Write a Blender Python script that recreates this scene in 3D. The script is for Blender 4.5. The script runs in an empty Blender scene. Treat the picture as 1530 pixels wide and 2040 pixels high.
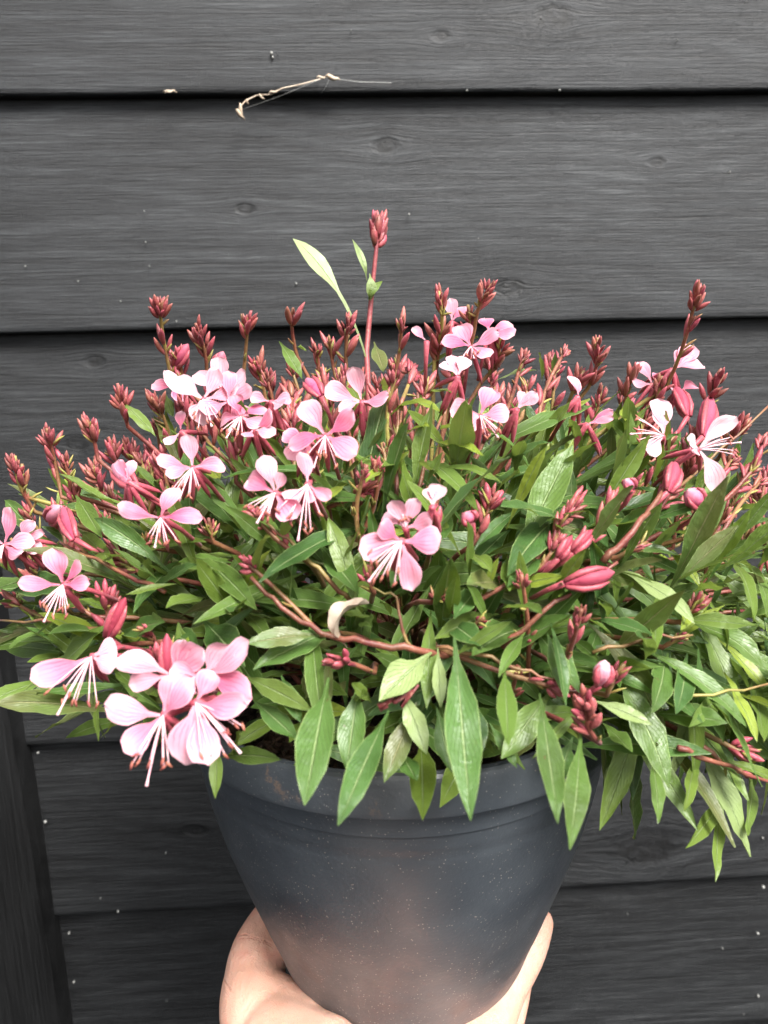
import bpy, math, random
from mathutils import Vector, Matrix, noise
random.seed(11)
rnd = random.Random(5)
sc = bpy.context.scene
col = sc.collection
R = math.radians

# ------------------------------------------------------------------ camera
PITCH, YAW, ROLL = R(12.5), R(2.6), R(1.2)
F = 1532.0
fw = Vector((math.sin(YAW)*math.cos(PITCH), math.cos(YAW)*math.cos(PITCH), -math.sin(PITCH)))
r0 = Vector((math.cos(YAW), -math.sin(YAW), 0))
u0 = r0.cross(fw)
CR = r0*math.cos(ROLL) - u0*math.sin(ROLL)
CU = u0*math.cos(ROLL) + r0*math.sin(ROLL)
cam = bpy.data.cameras.new('camera')
cam_o = bpy.data.objects.new('camera', cam)
col.objects.link(cam_o)
CAM = Vector((0, 0, 1.45))
m = Matrix((CR, CU, -fw)).transposed().to_4x4()
m.translation = CAM
cam_o.matrix_world = m
cam.sensor_fit = 'VERTICAL'
cam.sensor_height = 36
cam.sensor_width = 27
cam.lens = F/2040*36
cam.clip_start = 0.01
cam.clip_end = 200
cam.dof.use_dof = True
cam.dof.focus_distance = 0.335
cam.dof.aperture_fstop = 14
sc.camera = cam_o
cy=sc.cycles
cy.max_bounces=6; cy.diffuse_bounces=3; cy.glossy_bounces=2; cy.transmission_bounces=3; cy.transparent_max_bounces=4
cy.caustics_reflective=False; cy.caustics_refractive=False

# ------------------------------------------------------------------ light: bright overcast
SUN_EL, SUN_AZ = R(54), R(150)      # azimuth clockwise from +Y (the wall); light comes from behind the viewer, a little right
sd = Vector((math.sin(SUN_AZ)*math.cos(SUN_EL), math.cos(SUN_AZ)*math.cos(SUN_EL), math.sin(SUN_EL)))
w = bpy.data.worlds.new('World'); sc.world = w; w.use_nodes = True
nt = w.node_tree
sky = nt.nodes.new('ShaderNodeTexSky'); sky.sky_type = 'NISHITA'; sky.sun_disc = False
sky.sun_elevation = SUN_EL; sky.sun_rotation = SUN_AZ
sky.air_density = 1.0; sky.dust_density = 5.0; sky.ozone_density = 1.0
hs = nt.nodes.new('ShaderNodeHueSaturation'); hs.inputs['Saturation'].default_value = 0.18
nt.links.new(sky.outputs[0], hs.inputs['Color'])
bgn = nt.nodes['Background']; bgn.inputs['Strength'].default_value = 0.05
nt.links.new(hs.outputs[0], bgn.inputs['Color'])
sun = bpy.data.lights.new('sun', 'SUN'); sun.energy = 1.5; sun.angle = R(26); sun.color = (1, .97, .93)
so = bpy.data.objects.new('sun', sun); col.objects.link(so)
so.rotation_euler = (-sd).to_track_quat('-Z', 'Y').to_euler()
vs = sc.view_settings
sc.display_settings.display_device = 'sRGB'
vs.view_transform = 'Standard'; vs.look = 'None'; vs.gamma = 1; vs.exposure = 2.6
vs.use_curve_mapping = False

# ------------------------------------------------------------------ pixel -> ray helpers
def ray(px, py):
    return fw + CR*((px-765)/F) + CU*((1020-py)/F)
def at(px, py, d):
    return CAM + ray(px, py)*d
def depth(p):
    return (p-CAM).dot(fw)
RIM = at(795, 1308, .383)           # centre of the pot's rim
PR = .1075                          # rim radius
WALL = .62                          # y of the wall's face
EC = at(793, 1345, .383) + Vector((.008, 0, .004))  # centre of the leafy dome
ER = Vector((.187, .142, .142))
def hit_ell(px, py, s=1.0):
    d = ray(px, py)
    def sc_(v): return Vector((v.x/(ER.x*s), v.y/(ER.y*s), v.z/(ER.z*s)))
    o = sc_(CAM-EC); e = sc_(d)
    a = e.dot(e); b = o.dot(e); c = o.dot(o)-1
    disc = b*b-a*c
    t = (-b-math.sqrt(disc))/a if disc > 0 else -b/a
    return CAM + d*t
def hit_cyl(px, py, r):
    d = ray(px, py); o = CAM-RIM
    a = d.x*d.x+d.y*d.y; b = o.x*d.x+o.y*d.y; c = o.x*o.x+o.y*o.y-r*r
    disc = b*b-a*c
    return CAM + d*((-b-math.sqrt(disc))/a) if disc > 0 else None
def P(px, py, s=1.0):
    p = hit_ell(px, py, s)
    if p.z < RIM.z+.012:
        q = hit_cyl(px, py, .115+.03*(s-1))
        if q is not None and depth(q) > depth(p)-.02 and q.z < RIM.z+.02: p = q
    return p
def out_dir(p):
    v = p-EC
    v = Vector((v.x/ER.x**2, v.y/ER.y**2, v.z/ER.z**2))
    return v.normalized() if v.length > 1e-6 else Vector((0, 0, 1))

# ------------------------------------------------------------------ object helpers
def tag(o, label=None, cat=None, group=None, kind=None):
    if label: o['label'] = label
    if cat: o['category'] = cat
    if group: o['group'] = group
    if kind: o['kind'] = kind
    return o
def empty(name, loc):
    o = bpy.data.objects.new(name, None); col.objects.link(o); o.location = loc
    o.empty_display_size = .02
    return o
WORLD = {}
def link(name, me, parent=None, mw=None):
    o = bpy.data.objects.new(name, me); col.objects.link(o)
    mw = mw or Matrix.Identity(4)
    WORLD[o.name] = mw
    if parent:
        o.parent = parent
        pw = WORLD.get(parent.name, Matrix.Translation(parent.location))
        o.matrix_basis = pw.inverted() @ mw
    else:
        o.matrix_basis = mw
    return o
class MB:
    def __init__(s): s.v=[]; s.f=[]; s.uv=[]; s.t=[]
    def add(s, vs, fs, uvs=None, t=(0,0,0)):
        n=len(s.v); s.v+=vs; s.f+=[tuple(i+n for i in f) for f in fs]
        s.uv += uvs if uvs else [(0,0,0)]*len(vs)
        s.t += [t]*len(vs) if not isinstance(t, list) else t
    def mesh(s, name, mat, smooth=True):
        me = bpy.data.meshes.new(name)
        me.from_pydata([tuple(v) for v in s.v], [], s.f)
        a = me.attributes.new('luv','FLOAT_VECTOR','POINT'); a.data.foreach_set('vector',[c for u in s.uv for c in u])
        a = me.attributes.new('tint','FLOAT_VECTOR','POINT'); a.data.foreach_set('vector',[c for u in s.t for c in u])
        if smooth: me.polygons.foreach_set('use_smooth',[True]*len(me.polygons))
        me.materials.append(mat); me.update()
        return me
    def build(s, name, mat, parent=None, smooth=True, mw=None):
        return link(name, s.mesh(name, mat, smooth), parent, mw)
def lerp(a,b,t): return a+(b-a)*t
def sstep(a,b,x):
    t=max(0,min(1,(x-a)/(b-a))); return t*t*(3-2*t)
def bez(a,b,c,t): return a*((1-t)**2)+b*(2*t*(1-t))+c*(t*t)
def frame(t, n):
    w_=t.cross(n)
    if w_.length<1e-6: w_=t.cross(Vector((.3,.9,.2)))
    w_.normalize(); return w_, w_.cross(t).normalized()
def tube(mb, pts, radii, sides=6, tint=(0,0,0), cap=True):
    vs=[];fs=[];uv=[]
    n=len(pts); ref=Vector((.31,.87,.37))
    for i,p in enumerate(pts):
        t=(pts[min(i+1,n-1)]-pts[max(i-1,0)]).normalized()
        a,b=frame(t,ref); ref=b
        for k in range(sides):
            an=2*math.pi*k/sides
            vs.append(p+(a*math.cos(an)+b*math.sin(an))*radii[i]); uv.append((k/sides,i/max(1,n-1),0))
    for i in range(n-1):
        for k in range(sides):
            k2=(k+1)%sides
            fs.append((i*sides+k,i*sides+k2,(i+1)*sides+k2,(i+1)*sides+k))
    if cap:
        fs.append(tuple(range((n-1)*sides,n*sides))); fs.append(tuple(reversed(range(sides))))
    mb.add(vs,fs,uv,tint)

# ------------------------------------------------------------------ material helpers
def new_mat(name):
    mt=bpy.data.materials.new(name); mt.use_nodes=True
    return mt, mt.node_tree, mt.node_tree.nodes['Principled BSDF']
class N:
    def __init__(s, nt): s.nt=nt
    def set(s, sock, v):
        if isinstance(v, bpy.types.NodeSocket): s.nt.links.new(v, sock)
        elif v is not None: sock.default_value=v
    def math(s, op, a, b=None, c=None, clamp=False):
        n=s.nt.nodes.new('ShaderNodeMath'); n.operation=op; n.use_clamp=clamp
        s.set(n.inputs[0],a); s.set(n.inputs[1],b); s.set(n.inputs[2],c); return n.outputs[0]
    def mix(s, f, a, b, mode='MIX'):
        n=s.nt.nodes.new('ShaderNodeMix'); n.data_type='RGBA'; n.blend_type=mode
        s.set(n.inputs[0],f); s.set(n.inputs[6],a if not isinstance(a,tuple) else (*a[:3],1)); s.set(n.inputs[7],b if not isinstance(b,tuple) else (*b[:3],1)); return n.outputs[2]
    def noise(s, vec, scale, detail=4, rough=.55, dist=0):
        n=s.nt.nodes.new('ShaderNodeTexNoise'); s.set(n.inputs['Vector'],vec)
        n.inputs['Scale'].default_value=scale; n.inputs['Detail'].default_value=detail
        n.inputs['Roughness'].default_value=rough; n.inputs['Distortion'].default_value=dist; return n.outputs['Fac']
    def ramp(s, f, stops):
        n=s.nt.nodes.new('ShaderNodeValToRGB'); s.set(n.inputs[0],f)
        e=n.color_ramp.elements
        while len(e)<len(stops): e.new(.5)
        for el,(p,c) in zip(e,stops):
            el.position=p; el.color=(*c,1) if isinstance(c,tuple) else (c,c,c,1)
        return n.outputs[0]
    def mr(s, v, a, b, c=0., d=1., smooth=True):
        n=s.nt.nodes.new('ShaderNodeMapRange'); n.interpolation_type='SMOOTHSTEP' if smooth else 'LINEAR'
        s.set(n.inputs[0],v); 
        for i,x in enumerate((a,b,c,d)): s.set(n.inputs[i+1],x)
        return n.outputs[0]
    def attr(s, name):
        n=s.nt.nodes.new('ShaderNodeAttribute'); n.attribute_name=name; return n.outputs['Vector']
    def sep(s, v):
        n=s.nt.nodes.new('ShaderNodeSeparateXYZ'); s.set(n.inputs[0],v); return n.outputs
    def comb(s, x,y,z):
        n=s.nt.nodes.new('ShaderNodeCombineXYZ'); s.set(n.inputs[0],x); s.set(n.inputs[1],y); s.set(n.inputs[2],z); return n.outputs[0]
    def vmath(s, op, a, b=None):
        n=s.nt.nodes.new('ShaderNodeVectorMath'); n.operation=op; s.set(n.inputs[0],a); s.set(n.inputs[1],b); return n.outputs[0]
    def pos(s):
        return s.nt.nodes.new('ShaderNodeNewGeometry').outputs['Position']
    def obj(s):
        return s.nt.nodes.new('ShaderNodeTexCoord').outputs['Object']
    def bump(s, h, strength, dist, normal=None):
        n=s.nt.nodes.new('ShaderNodeBump'); s.set(n.inputs['Height'],h)
        n.inputs['Strength'].default_value=strength; n.inputs['Distance'].default_value=dist
        if normal: s.set(n.inputs['Normal'],normal)
        return n.outputs[0]
def translucent(nt, bsdf, color, amount, normal=None):
    n=N(nt); tr=nt.nodes.new('ShaderNodeBsdfTranslucent'); n.set(tr.inputs['Color'],color)
    mx=nt.nodes.new('ShaderNodeMixShader'); n.set(mx.inputs[0],amount)
    nt.links.new(bsdf.outputs[0],mx.inputs[1]); nt.links.new(tr.outputs[0],mx.inputs[2])
    nt.links.new(mx.outputs[0],nt.nodes['Material Output'].inputs['Surface'])

# leaf: luv = (across 0..1, along 0..1, random)  tint = (yellowness, redness, paleness)
def leaf_mat():
    mt,nt,b=new_mat('leaf'); n=N(nt)
    u,v,r=n.sep(n.attr('luv')); ty,tr,tp=n.sep(n.attr('tint'))
    pos=n.pos()
    ab=n.math('ABSOLUTE',n.math('SUBTRACT',u,.5))
    nz=n.noise(pos,60,3)
    base=n.mix(n.mr(nz,.3,.7),(.024,.068,.016),(.056,.132,.031))
    base=n.mix(n.math('MULTIPLY',r,.55),base,(.098,.195,.038))
    base=n.mix(ty,base,(.26,.33,.026))
    base=n.mix(tp,base,(.36,.44,.20))
    # blotchy age marks
    blot=n.mr(n.noise(pos,140,2),.66,.74)
    base=n.mix(n.math('MULTIPLY',blot,.35),base,(.13,.17,.05))
    brown=n.mr(n.noise(pos,330,2),.755,.79)
    base=n.mix(n.math('MULTIPLY',brown,.7),base,(.10,.05,.025))
    red=n.math('MULTIPLY',tr,n.mr(n.noise(pos,45,2),.3,.6))
    base=n.mix(red,base,(.17,.045,.045))
    # veins
    sv=n.math('SINE',n.math('ADD',n.math('MULTIPLY',v,62.),n.math('MULTIPLY',ab,-52.)))
    veins=n.mr(sv,.8,1.)
    base=n.mix(n.math('MULTIPLY',veins,.16),base,(.19,.27,.10))
    mid=n.mr(ab,.05,.012)
    mid=n.math('MULTIPLY',mid,n.mr(v,1.0,.75))
    midc=n.mix(n.math('MULTIPLY',tr,.9),(.30,.40,.17),(.42,.12,.12))
    base=n.mix(n.math('MULTIPLY',mid,.75),base,midc)
    edge=n.mr(ab,.455,.495)
    base=n.mix(n.math('MULTIPLY',edge,.6),base,(.30,.40,.14))
    # paler underside
    geo=nt.nodes.new('ShaderNodeNewGeometry')
    base=n.mix(n.math('MULTIPLY',geo.outputs['Backfacing'],.45),base,(.20,.28,.12))
    n.set(b.inputs['Base Color'],base)
    n.set(b.inputs['Roughness'],n.mr(n.noise(pos,200,2),.3,.7,.34,.50))
    b.inputs['Specular IOR Level'].default_value=.5
    h=n.math('ADD',n.math('MULTIPLY',veins,-.25),n.math('MULTIPLY',mid,-.9))
    h=n.math('ADD',h,n.math('MULTIPLY',n.noise(pos,220,3),.9))
    n.set(b.inputs['Normal'],n.bump(h,.8,.0010))
    tc=n.mix(.5,base,(.26,.36,.02))
    translucent(nt,b,tc,.30)
    return mt
# petals: tint = (whiteness, 0, 0)
def petal_mat():
    mt,nt,b=new_mat('petal'); n=N(nt)
    u,v,r=n.sep(n.attr('luv')); tw,tr,tp=n.sep(n.attr('tint'))
    ab=n.math('ABSOLUTE',n.math('SUBTRACT',u,.5)); pos=n.pos()
    wob=n.math('MULTIPLY',n.noise(pos,260,2),2.2)
    sv=n.math('SINE',n.math('ADD',n.math('MULTIPLY',ab,44.),n.math('MULTIPLY',wob,3.)))
    vein=n.math('MULTIPLY',n.mr(sv,.55,1.),n.mr(v,1.,.35))
    g=n.ramp(n.math('ADD',v,n.math('MULTIPLY',n.math('SUBTRACT',n.noise(pos,90,2),.5),.35)),
        [(0.,(.60,.20,.28)),(.22,(.52,.065,.155)),(.5,(.58,.115,.215)),(.8,(.64,.215,.31)),(1.,(.68,.37,.43))])
    c=n.mix(tw,g,(.70,.54,.56))
    c=n.mix(n.math('MULTIPLY',vein,.55),c,(.44,.035,.11))
    c=n.mix(n.math('MULTIPLY',n.mr(ab,.40,.49),.35),c,(.70,.46,.50))
    c=n.mix(tr,c,(.34,.045,.075))
    n.set(b.inputs['Base Color'],c); b.inputs['Roughness'].default_value=.55
    b.inputs['Specular IOR Level'].default_value=.3
    h=n.math('ADD',n.math('MULTIPLY',vein,-.6),n.noise(pos,300,2))
    n.set(b.inputs['Normal'],n.bump(h,.4,.0006))
    translucent(nt,b,n.mix(.35,c,(.75,.15,.28)),.25)
    return mt
# stems / buds: tint = (greenness, pinkness, rand)
def stem_mat(name,fuzz):
    mt,nt,b=new_mat(name); n=N(nt)
    u,v,r=n.sep(n.attr('luv')); tg,tpk,tr=n.sep(n.attr('tint')); pos=n.pos()
    nz=n.noise(pos,180,4)
    c=n.mix(n.mr(nz,.3,.7),(.105,.010,.019) if fuzz else (.105,.022,.018),(.300,.040,.058) if fuzz else (.235,.050,.040))
    c=n.mix(n.math('MULTIPLY',tr,.5),c,(.080,.010,.018))
    c=n.mix(tpk,c,(.46,.075,.12))
    g=n.math('MULTIPLY',tg,n.mr(n.noise(pos,70,2),.25,.6))
    c=n.mix(g,c,(.27,.27,.06))
    if fuzz:
        hair=n.mr(n.noise(pos,1400,2),.58,.72)
        c=n.mix(n.math('MULTIPLY',hair,.30),c,(.50,.22,.23))
        # tan bract edge streaks along the bud
        st=n.mr(n.math('SINE',n.math('MULTIPLY',u,12.57)),.93,1.)
        c=n.mix(n.math('MULTIPLY',st,.22),c,(.42,.20,.14))
    else:
        spots=n.mr(n.noise(pos,600,2),.62,.7)
        c=n.mix(n.math('MULTIPLY',spots,.35),c,(.45,.25,.16))
    n.set(b.inputs['Base Color'],c); b.inputs['Roughness'].default_value=.5
    b.inputs['Sheen Weight'].default_value=.08; b.inputs['Sheen Roughness'].default_value=.4
    b.inputs['Sheen Tint'].default_value=(1,.75,.75,1)
    n.set(b.inputs['Normal'],n.bump(n.noise(pos,700,3),.45,.0006))
    return mt
def flat_mat(name,c1,c2,scale,rough=.6,bump=.4,bd=.001,sss=0):
    mt,nt,b=new_mat(name); n=N(nt); pos=n.pos()
    n.set(b.inputs['Base Color'],n.mix(n.mr(n.noise(pos,scale,5),.3,.7),c1,c2))
    b.inputs['Roughness'].default_value=rough
    n.set(b.inputs['Normal'],n.bump(n.noise(pos,scale*3,4),bump,bd))
    return mt
M_leaf=leaf_mat(); M_petal=petal_mat(); M_stem=stem_mat('stem',False); M_bud=stem_mat('bud',True)
M_fil=flat_mat('filament',(.74,.36,.42),(.80,.55,.58),300,.5)
M_anther=flat_mat('anther',(.22,.04,.04),(.36,.13,.08),300,.6)
M_soil=flat_mat('soil',(.012,.007,.004),(.075,.040,.022),90,.95,.9,.004)
M_dry=flat_mat('dry_plant',(.36,.27,.19),(.55,.46,.36),120,.7)
M_web=flat_mat('cobweb',(.55,.55,.52),(.7,.7,.68),100,.8)

# weathered black-stained boards; KN: knots as (x, z, radius) in wall coordinates
def wood_mat(name, vertical=False, knots=(), dark=1.):
    mt,nt,b=new_mat(name); n=N(nt)
    pos=n.pos(); oi=nt.nodes.new('ShaderNodeObjectInfo').outputs['Random']
    x,y,z=n.sep(pos)
    if vertical: x,z=z,x
    off=n.math('MULTIPLY',oi,7.3)
    # grain flows round the knots
    warp=None; kmask=None; kring=None
    for kx,kz,kr in knots:
        dx=n.math('SUBTRACT',x,kx); dz=n.math('SUBTRACT',z,kz)
        e=n.math('SQRT',n.math('ADD',n.math('POWER',n.math('MULTIPLY',dx,.55),2.),n.math('POWER',dz,2.)))
        e=n.math('DIVIDE',e,kr)
        e=n.math('ADD',e,n.math('MULTIPLY',n.math('SUBTRACT',n.noise(pos,90,3),.5),.9))
        k=n.mr(e,1.15,.55); wv=n.math('MULTIPLY',n.math('DIVIDE',dz,n.math('ADD',e,.6)),n.mr(n.math('DIVIDE',e,4.),1.,0.))
        kmask=k if kmask is None else n.math('MAXIMUM',kmask,k)
        warp=wv if warp is None else n.math('ADD',warp,wv)
    zz=z if warp is None else n.math('SUBTRACT',z,n.math('MULTIPLY',warp,1.1))
    low=n.noise(n.comb(n.math('ADD',n.math('MULTIPLY',x,2.2),off),n.math('MULTIPLY',y,3.),n.math('MULTIPLY',zz,9.)),1.,2)
    # growth-ring figure
    ph=n.math('ADD',n.math('MULTIPLY',zz,330.),n.math('MULTIPLY',low,58.))
    ring=n.math('SINE',ph)
    fib=n.noise(n.comb(n.math('ADD',n.math('MULTIPLY',x,9.),off),n.math('MULTIPLY',y,40.),n.math('MULTIPLY',zz,520.)),1.,6,.65)
    fib2=n.noise(n.comb(n.math('ADD',n.math('MULTIPLY',x,45.),off),y,n.math('MULTIPLY',zz,1500.)),1.,4,.7)
    pat=n.noise(n.comb(n.math('ADD',n.math('MULTIPLY',x,5.),off),y,n.math('MULTIPLY',z,11.)),1.,4,.6)
    g=n.math('ADD',n.math('MULTIPLY',fib,.75),n.math('MULTIPLY',ring,.045))
    g=n.math('ADD',g,n.math('MULTIPLY',fib2,.62))
    g=n.math('ADD',g,n.math('MULTIPLY',pat,.42))
    g=n.math('MULTIPLY',g,.565)
    c=n.ramp(g,[(.39,(.0025,.0027,.003)),(.47,(.0110,.0113,.0120)),(.56,(.0250,.0255,.0263)),(.69,(.080,.080,.079))])
    if kmask is not None:
        kc=n.ramp(n.noise(pos,160,4,.6),[(.42,(.0015,.0015,.0015)),(.70,(.016,.016,.017))])
        c=n.mix(n.math('MULTIPLY',kmask,.9),c,kc)
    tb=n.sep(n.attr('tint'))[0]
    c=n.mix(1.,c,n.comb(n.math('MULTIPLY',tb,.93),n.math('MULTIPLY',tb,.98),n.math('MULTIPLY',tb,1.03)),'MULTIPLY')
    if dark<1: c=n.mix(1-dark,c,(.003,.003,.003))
    n.set(b.inputs['Base Color'],c)
    n.set(b.inputs['Roughness'],n.mr(fib,.3,.7,.48,.66)); b.inputs['Specular IOR Level'].default_value=.4
    h=n.math('ADD',n.math('MULTIPLY',fib,.7),n.math('MULTIPLY',fib2,.6))
    if kmask is not None: h=n.math('SUBTRACT',h,n.math('MULTIPLY',kmask,.5))
    n.set(b.inputs['Normal'],n.bump(h,.8,.0014))
    return mt

# ------------------------------------------------------------------ the wall of lapped boards
def wall_pt(px,py,y=WALL):
    d=ray(px,py); return CAM+d*((y-CAM.y)/d.y)
KN=[]
for px,py,r in ((768,285,.0042),(487,415,.003),(1312,320,.003),(150,885,.0055),(180,720,.0035),(1010,575,.005),(1290,1690,.013),(390,1660,.004),(880,70,.003),(1105,30,.006),(240,1340,.004)):
    p=wall_pt(px,py); KN.append((p.x,p.z,r*1.5))
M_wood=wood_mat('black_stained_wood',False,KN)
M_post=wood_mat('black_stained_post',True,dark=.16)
wall=tag(empty('board_wall',(0,WALL,0)),'wall of black-stained horizontal lapped wooden boards behind the plant','wall')
# lower edge of each board, in photograph order: (pixel at left, pixel at right)
edges=[((0,-270),(1530,-270)),((0,190),(1530,180)),((0,666),(1530,634)),((0,1098),(1530,1060)),((45,1487),(1530,1424)),((100,1828),(1530,1745))]
zs=[]
for (a,b_) in edges:
    p=wall_pt(*a); q=wall_pt(*b_)
    s=(q.z-p.z)/(q.x-p.x); z0=p.z-s*p.x
    zs.append((z0,s))
zs.append((zs[-1][0]-.166,0)); zs.append((zs[-1][0]-.166,0))
X0,X1=-.75,.85
def board(zb,sb,zt,st,tone=1.):
    mb=MB(); nx=30
    # profile from bottom-back, round lower edge, up the tapering face
    prof=[(.016,0.0),(.002,.0002),(-.0002,.0008),(-.001,.0025),(-.0012,.006),(0.,.02)]
    for k in range(1,8):
        t=k/7; prof.append((lerp(0,.0100,t),None if False else lerp(.02,1.,t)))
    vs=[]
    for i in range(nx+1):
        x=lerp(X0,X1,i/nx)
        zl=zb+sb*x; zu=zt+st*x+.012
        for j,(dy,h) in enumerate(prof):
            wob=.0009*noise.noise(Vector((x*6,zb*9,1.3))) if j<6 else 0
            z=zl+(h if j<6 else lerp(.02,zu-zl,(h-.02)/.98))+wob
            y=WALL+dy+.0014*noise.noise(Vector((x*2.2,zb*5,7.7)))
            vs.append(Vector((x,y,z)))
    n=len(prof); fs=[]
    for i in range(nx):
        for j in range(n-1):
            fs.append((i*n+j,(i+1)*n+j,(i+1)*n+j+1,i*n+j+1))
    mb.add(vs,fs,None,(tone,0,0)); return mb
SHADE_TONE=[1,1.15,1.04,.82,.70,.60,.54,.54,.54]     # per-board tone: the shade low on the wall is put into the colour
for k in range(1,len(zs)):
    board(*zs[k],*zs[k-1],SHADE_TONE[k]).build('board',M_wood,wall)
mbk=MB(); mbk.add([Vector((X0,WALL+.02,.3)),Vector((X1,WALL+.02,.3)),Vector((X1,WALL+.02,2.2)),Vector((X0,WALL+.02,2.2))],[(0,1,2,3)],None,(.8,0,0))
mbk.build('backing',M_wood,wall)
# upright trim board at the left
PY=WALL-.024
pa=wall_pt(2,1344,PY); pb=wall_pt(120,2040,PY)
mb=MB(); vs=[];n_=24
for i in range(n_+1):
    t=lerp(-1.6,1.5,i/n_); p=pa.lerp(pb,t)
    xr=p.x+.0006*noise.noise(Vector((0,0,p.z*40)))
    for dx,dy in ((-.07,.0),(-.0016,.0),(-.0004,.0005),(0,.002),(0,.03)):
        vs.append(Vector((xr+dx,PY+dy,p.z)))
for i in range(n_):
    for j in range(4): mb.add([],[]) ; mb.f.append((i*5+j,i*5+j+1,(i+1)*5+j+1,(i+1)*5+j))
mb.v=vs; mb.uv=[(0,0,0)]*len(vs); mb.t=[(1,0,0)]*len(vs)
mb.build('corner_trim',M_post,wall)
# pale flecks caught on the paint
M_fleck=flat_mat('fleck',(.16,.16,.15),(.34,.34,.32),200,.8)
mb=MB()
fl=[(541,106,5),(543,114,3),(352,640,5),(590,565,4),(815,427,3),(48,1408,5),(90,1638,5),(235,1816,5),(137,1860,4),(147,1957,4),(1520,1670,4),(1521,1768,6),(1510,1860,5),(1511,1985,4),(287,420,2),(50,530,2),(290,482,2),(297,530,2),(1454,343,3),(75,1500,3),(240,600,2),(1115,180,3),(930,180,3),(700,60,2),(1350,80,2),(155,560,2),(330,1700,2),(200,1790,2),(1440,1890,2)]
for _ in range(12): fl.append((rnd.uniform(0,1530),rnd.choice([rnd.uniform(0,640),rnd.uniform(1500,2040)]),rnd.uniform(.8,1.8)))
for px,py,r in fl:
    c=wall_pt(px,py,WALL-.0008); rr=r*.6/F*.66
    ring=[c+Vector((math.cos(a)*rr*rnd.uniform(.6,1.2),0,math.sin(a)*rr*rnd.uniform(.7,1.5))) for a in [k*math.pi/3 for k in range(6)]]
    mb.add([c+Vector((0,-.0012,0))]+ring+[c+Vector((0,.004,0))],[(0,k+1,(k+1)%6+1) for k in range(6)]+[(7,(k+1)%6+1,k+1) for k in range(6)])
tag(mb.build('dust_fleck',M_fleck,wall),kind='stuff')

# ------------------------------------------------------------------ dry strand hanging in a cobweb
def strand(pxs,label,husks):
    base=wall_pt(*pxs[0],WALL-.006)
    e=tag(empty('dry_plant_strand',base),label,'dry plant')
    pts=[wall_pt(a,b_,WALL-.006-.004*math.sin(i*1.7)) for i,(a,b_) in enumerate(pxs)]
    mb=MB(); tube(mb,pts,[.0005]*len(pts),5); mb.build('stalk',M_dry,e)
    for (a,b_,c,d,wd) in husks:
        mb=MB(); p=wall_pt(a,b_,WALL-.009); q=wall_pt(c,d,WALL-.007)
        ps=[p.lerp(q,t)+Vector((0,-.001*math.sin(t*3.1),.0006*math.sin(t*9))) for t in (0,.2,.4,.6,.8,1)]
        tube(mb,ps,[wd*.3,wd*.9,wd,wd*.8,wd*.5,wd*.1],5); mb.build('husk',M_dry,e)
    return e
e=strand([(482,232),(476,215),(490,200),(512,190),(540,188),(562,176),(600,168),(640,157)],'dry tan curled plant strand caught in a cobweb on the upper board',
  [(470,218,488,240,.0016),(478,205,484,240,.0011),(490,198,496,210,.0008),(515,188,528,200,.0008),(535,186,560,180,.0009),(630,155,655,155,.0010),(648,152,678,160,.0018)])
mb=MB()
for a,b_ in (((650,155),(780,165)),((655,152),(560,178)),((640,157),(470,222)),((655,160),(640,185))):
    p=wall_pt(*a,WALL-.006); q=wall_pt(*b_,WALL-.003)
    tube(mb,[p,p.lerp(q,.5)+Vector((0,0,-.001)),q],[.00012]*3,3)
mb.build('cobweb_thread',M_web,e)
strand([(325,183),(333,180),(345,181),(352,184)],'tiny dry plant scrap stuck under the upper board edge',[(328,186,350,180,.0007)])

# ------------------------------------------------------------------ pot
def pot_mat():
    mt,nt,b=new_mat('pot_plastic'); n=N(nt); pos=n.pos(); x,y,z=n.sep(pos)
    c=n.mix(n.mr(n.noise(pos,25,3),.3,.7),(.050,.058,.068),(.070,.080,.091))
    # dried brown dust, thicker low down and in a streak
    lowz=n.mr(z,RIM.z-.075,RIM.z-.135)
    streak=n.math('MULTIPLY',n.mr(n.math('ABSOLUTE',n.math('SUBTRACT',x,RIM.x-.012)),.035,.0),.55)
    d=n.math('MULTIPLY',n.math('MAXIMUM',lowz,streak),n.mr(n.noise(pos,18,3,.5),.15,.75))
    c=n.mix(n.math('MULTIPLY',d,.55),c,(.175,.162,.155))
    red=n.math('MULTIPLY',lowz,n.mr(n.noise(pos,38,3),.58,.70))
    c=n.mix(n.math('MULTIPLY',red,.22),c,(.11,.048,.036))
    vo=nt.nodes.new('ShaderNodeTexVoronoi'); vo.inputs['Scale'].default_value=560; n.set(vo.inputs['Vector'],pos)
    sp=n.math('MULTIPLY',n.mr(vo.outputs['Distance'],.22,.10),n.mr(n.noise(pos,140,4,.7),.42,.58))
    sp=n.math('MULTIPLY',sp,n.mr(z,RIM.z+.0,RIM.z-.13,.35,1.))
    c=n.mix(n.math('MULTIPLY',sp,.75),c,(.50,.45,.38))
    # soil smears at the lip
    lip=n.mr(z,RIM.z-.020,RIM.z-.006)
    sm=n.math('MULTIPLY',lip,n.mr(n.noise(pos,75,5,.7),.60,.68))
    c=n.mix(n.math('MULTIPLY',sm,.7),c,(.20,.135,.10))
    n.set(b.inputs['Base Color'],c)
    n.set(b.inputs['Roughness'],n.math('ADD',n.mr(n.noise(pos,60,3),.3,.7,.30,.42),n.math('MULTIPLY',d,.15)))
    n.set(b.inputs['Normal'],n.bump(n.math('ADD',n.noise(pos,500,3),n.math('MULTIPLY',sp,1.)),.25,.0006))
    return mt
M_pot=pot_mat()
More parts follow.
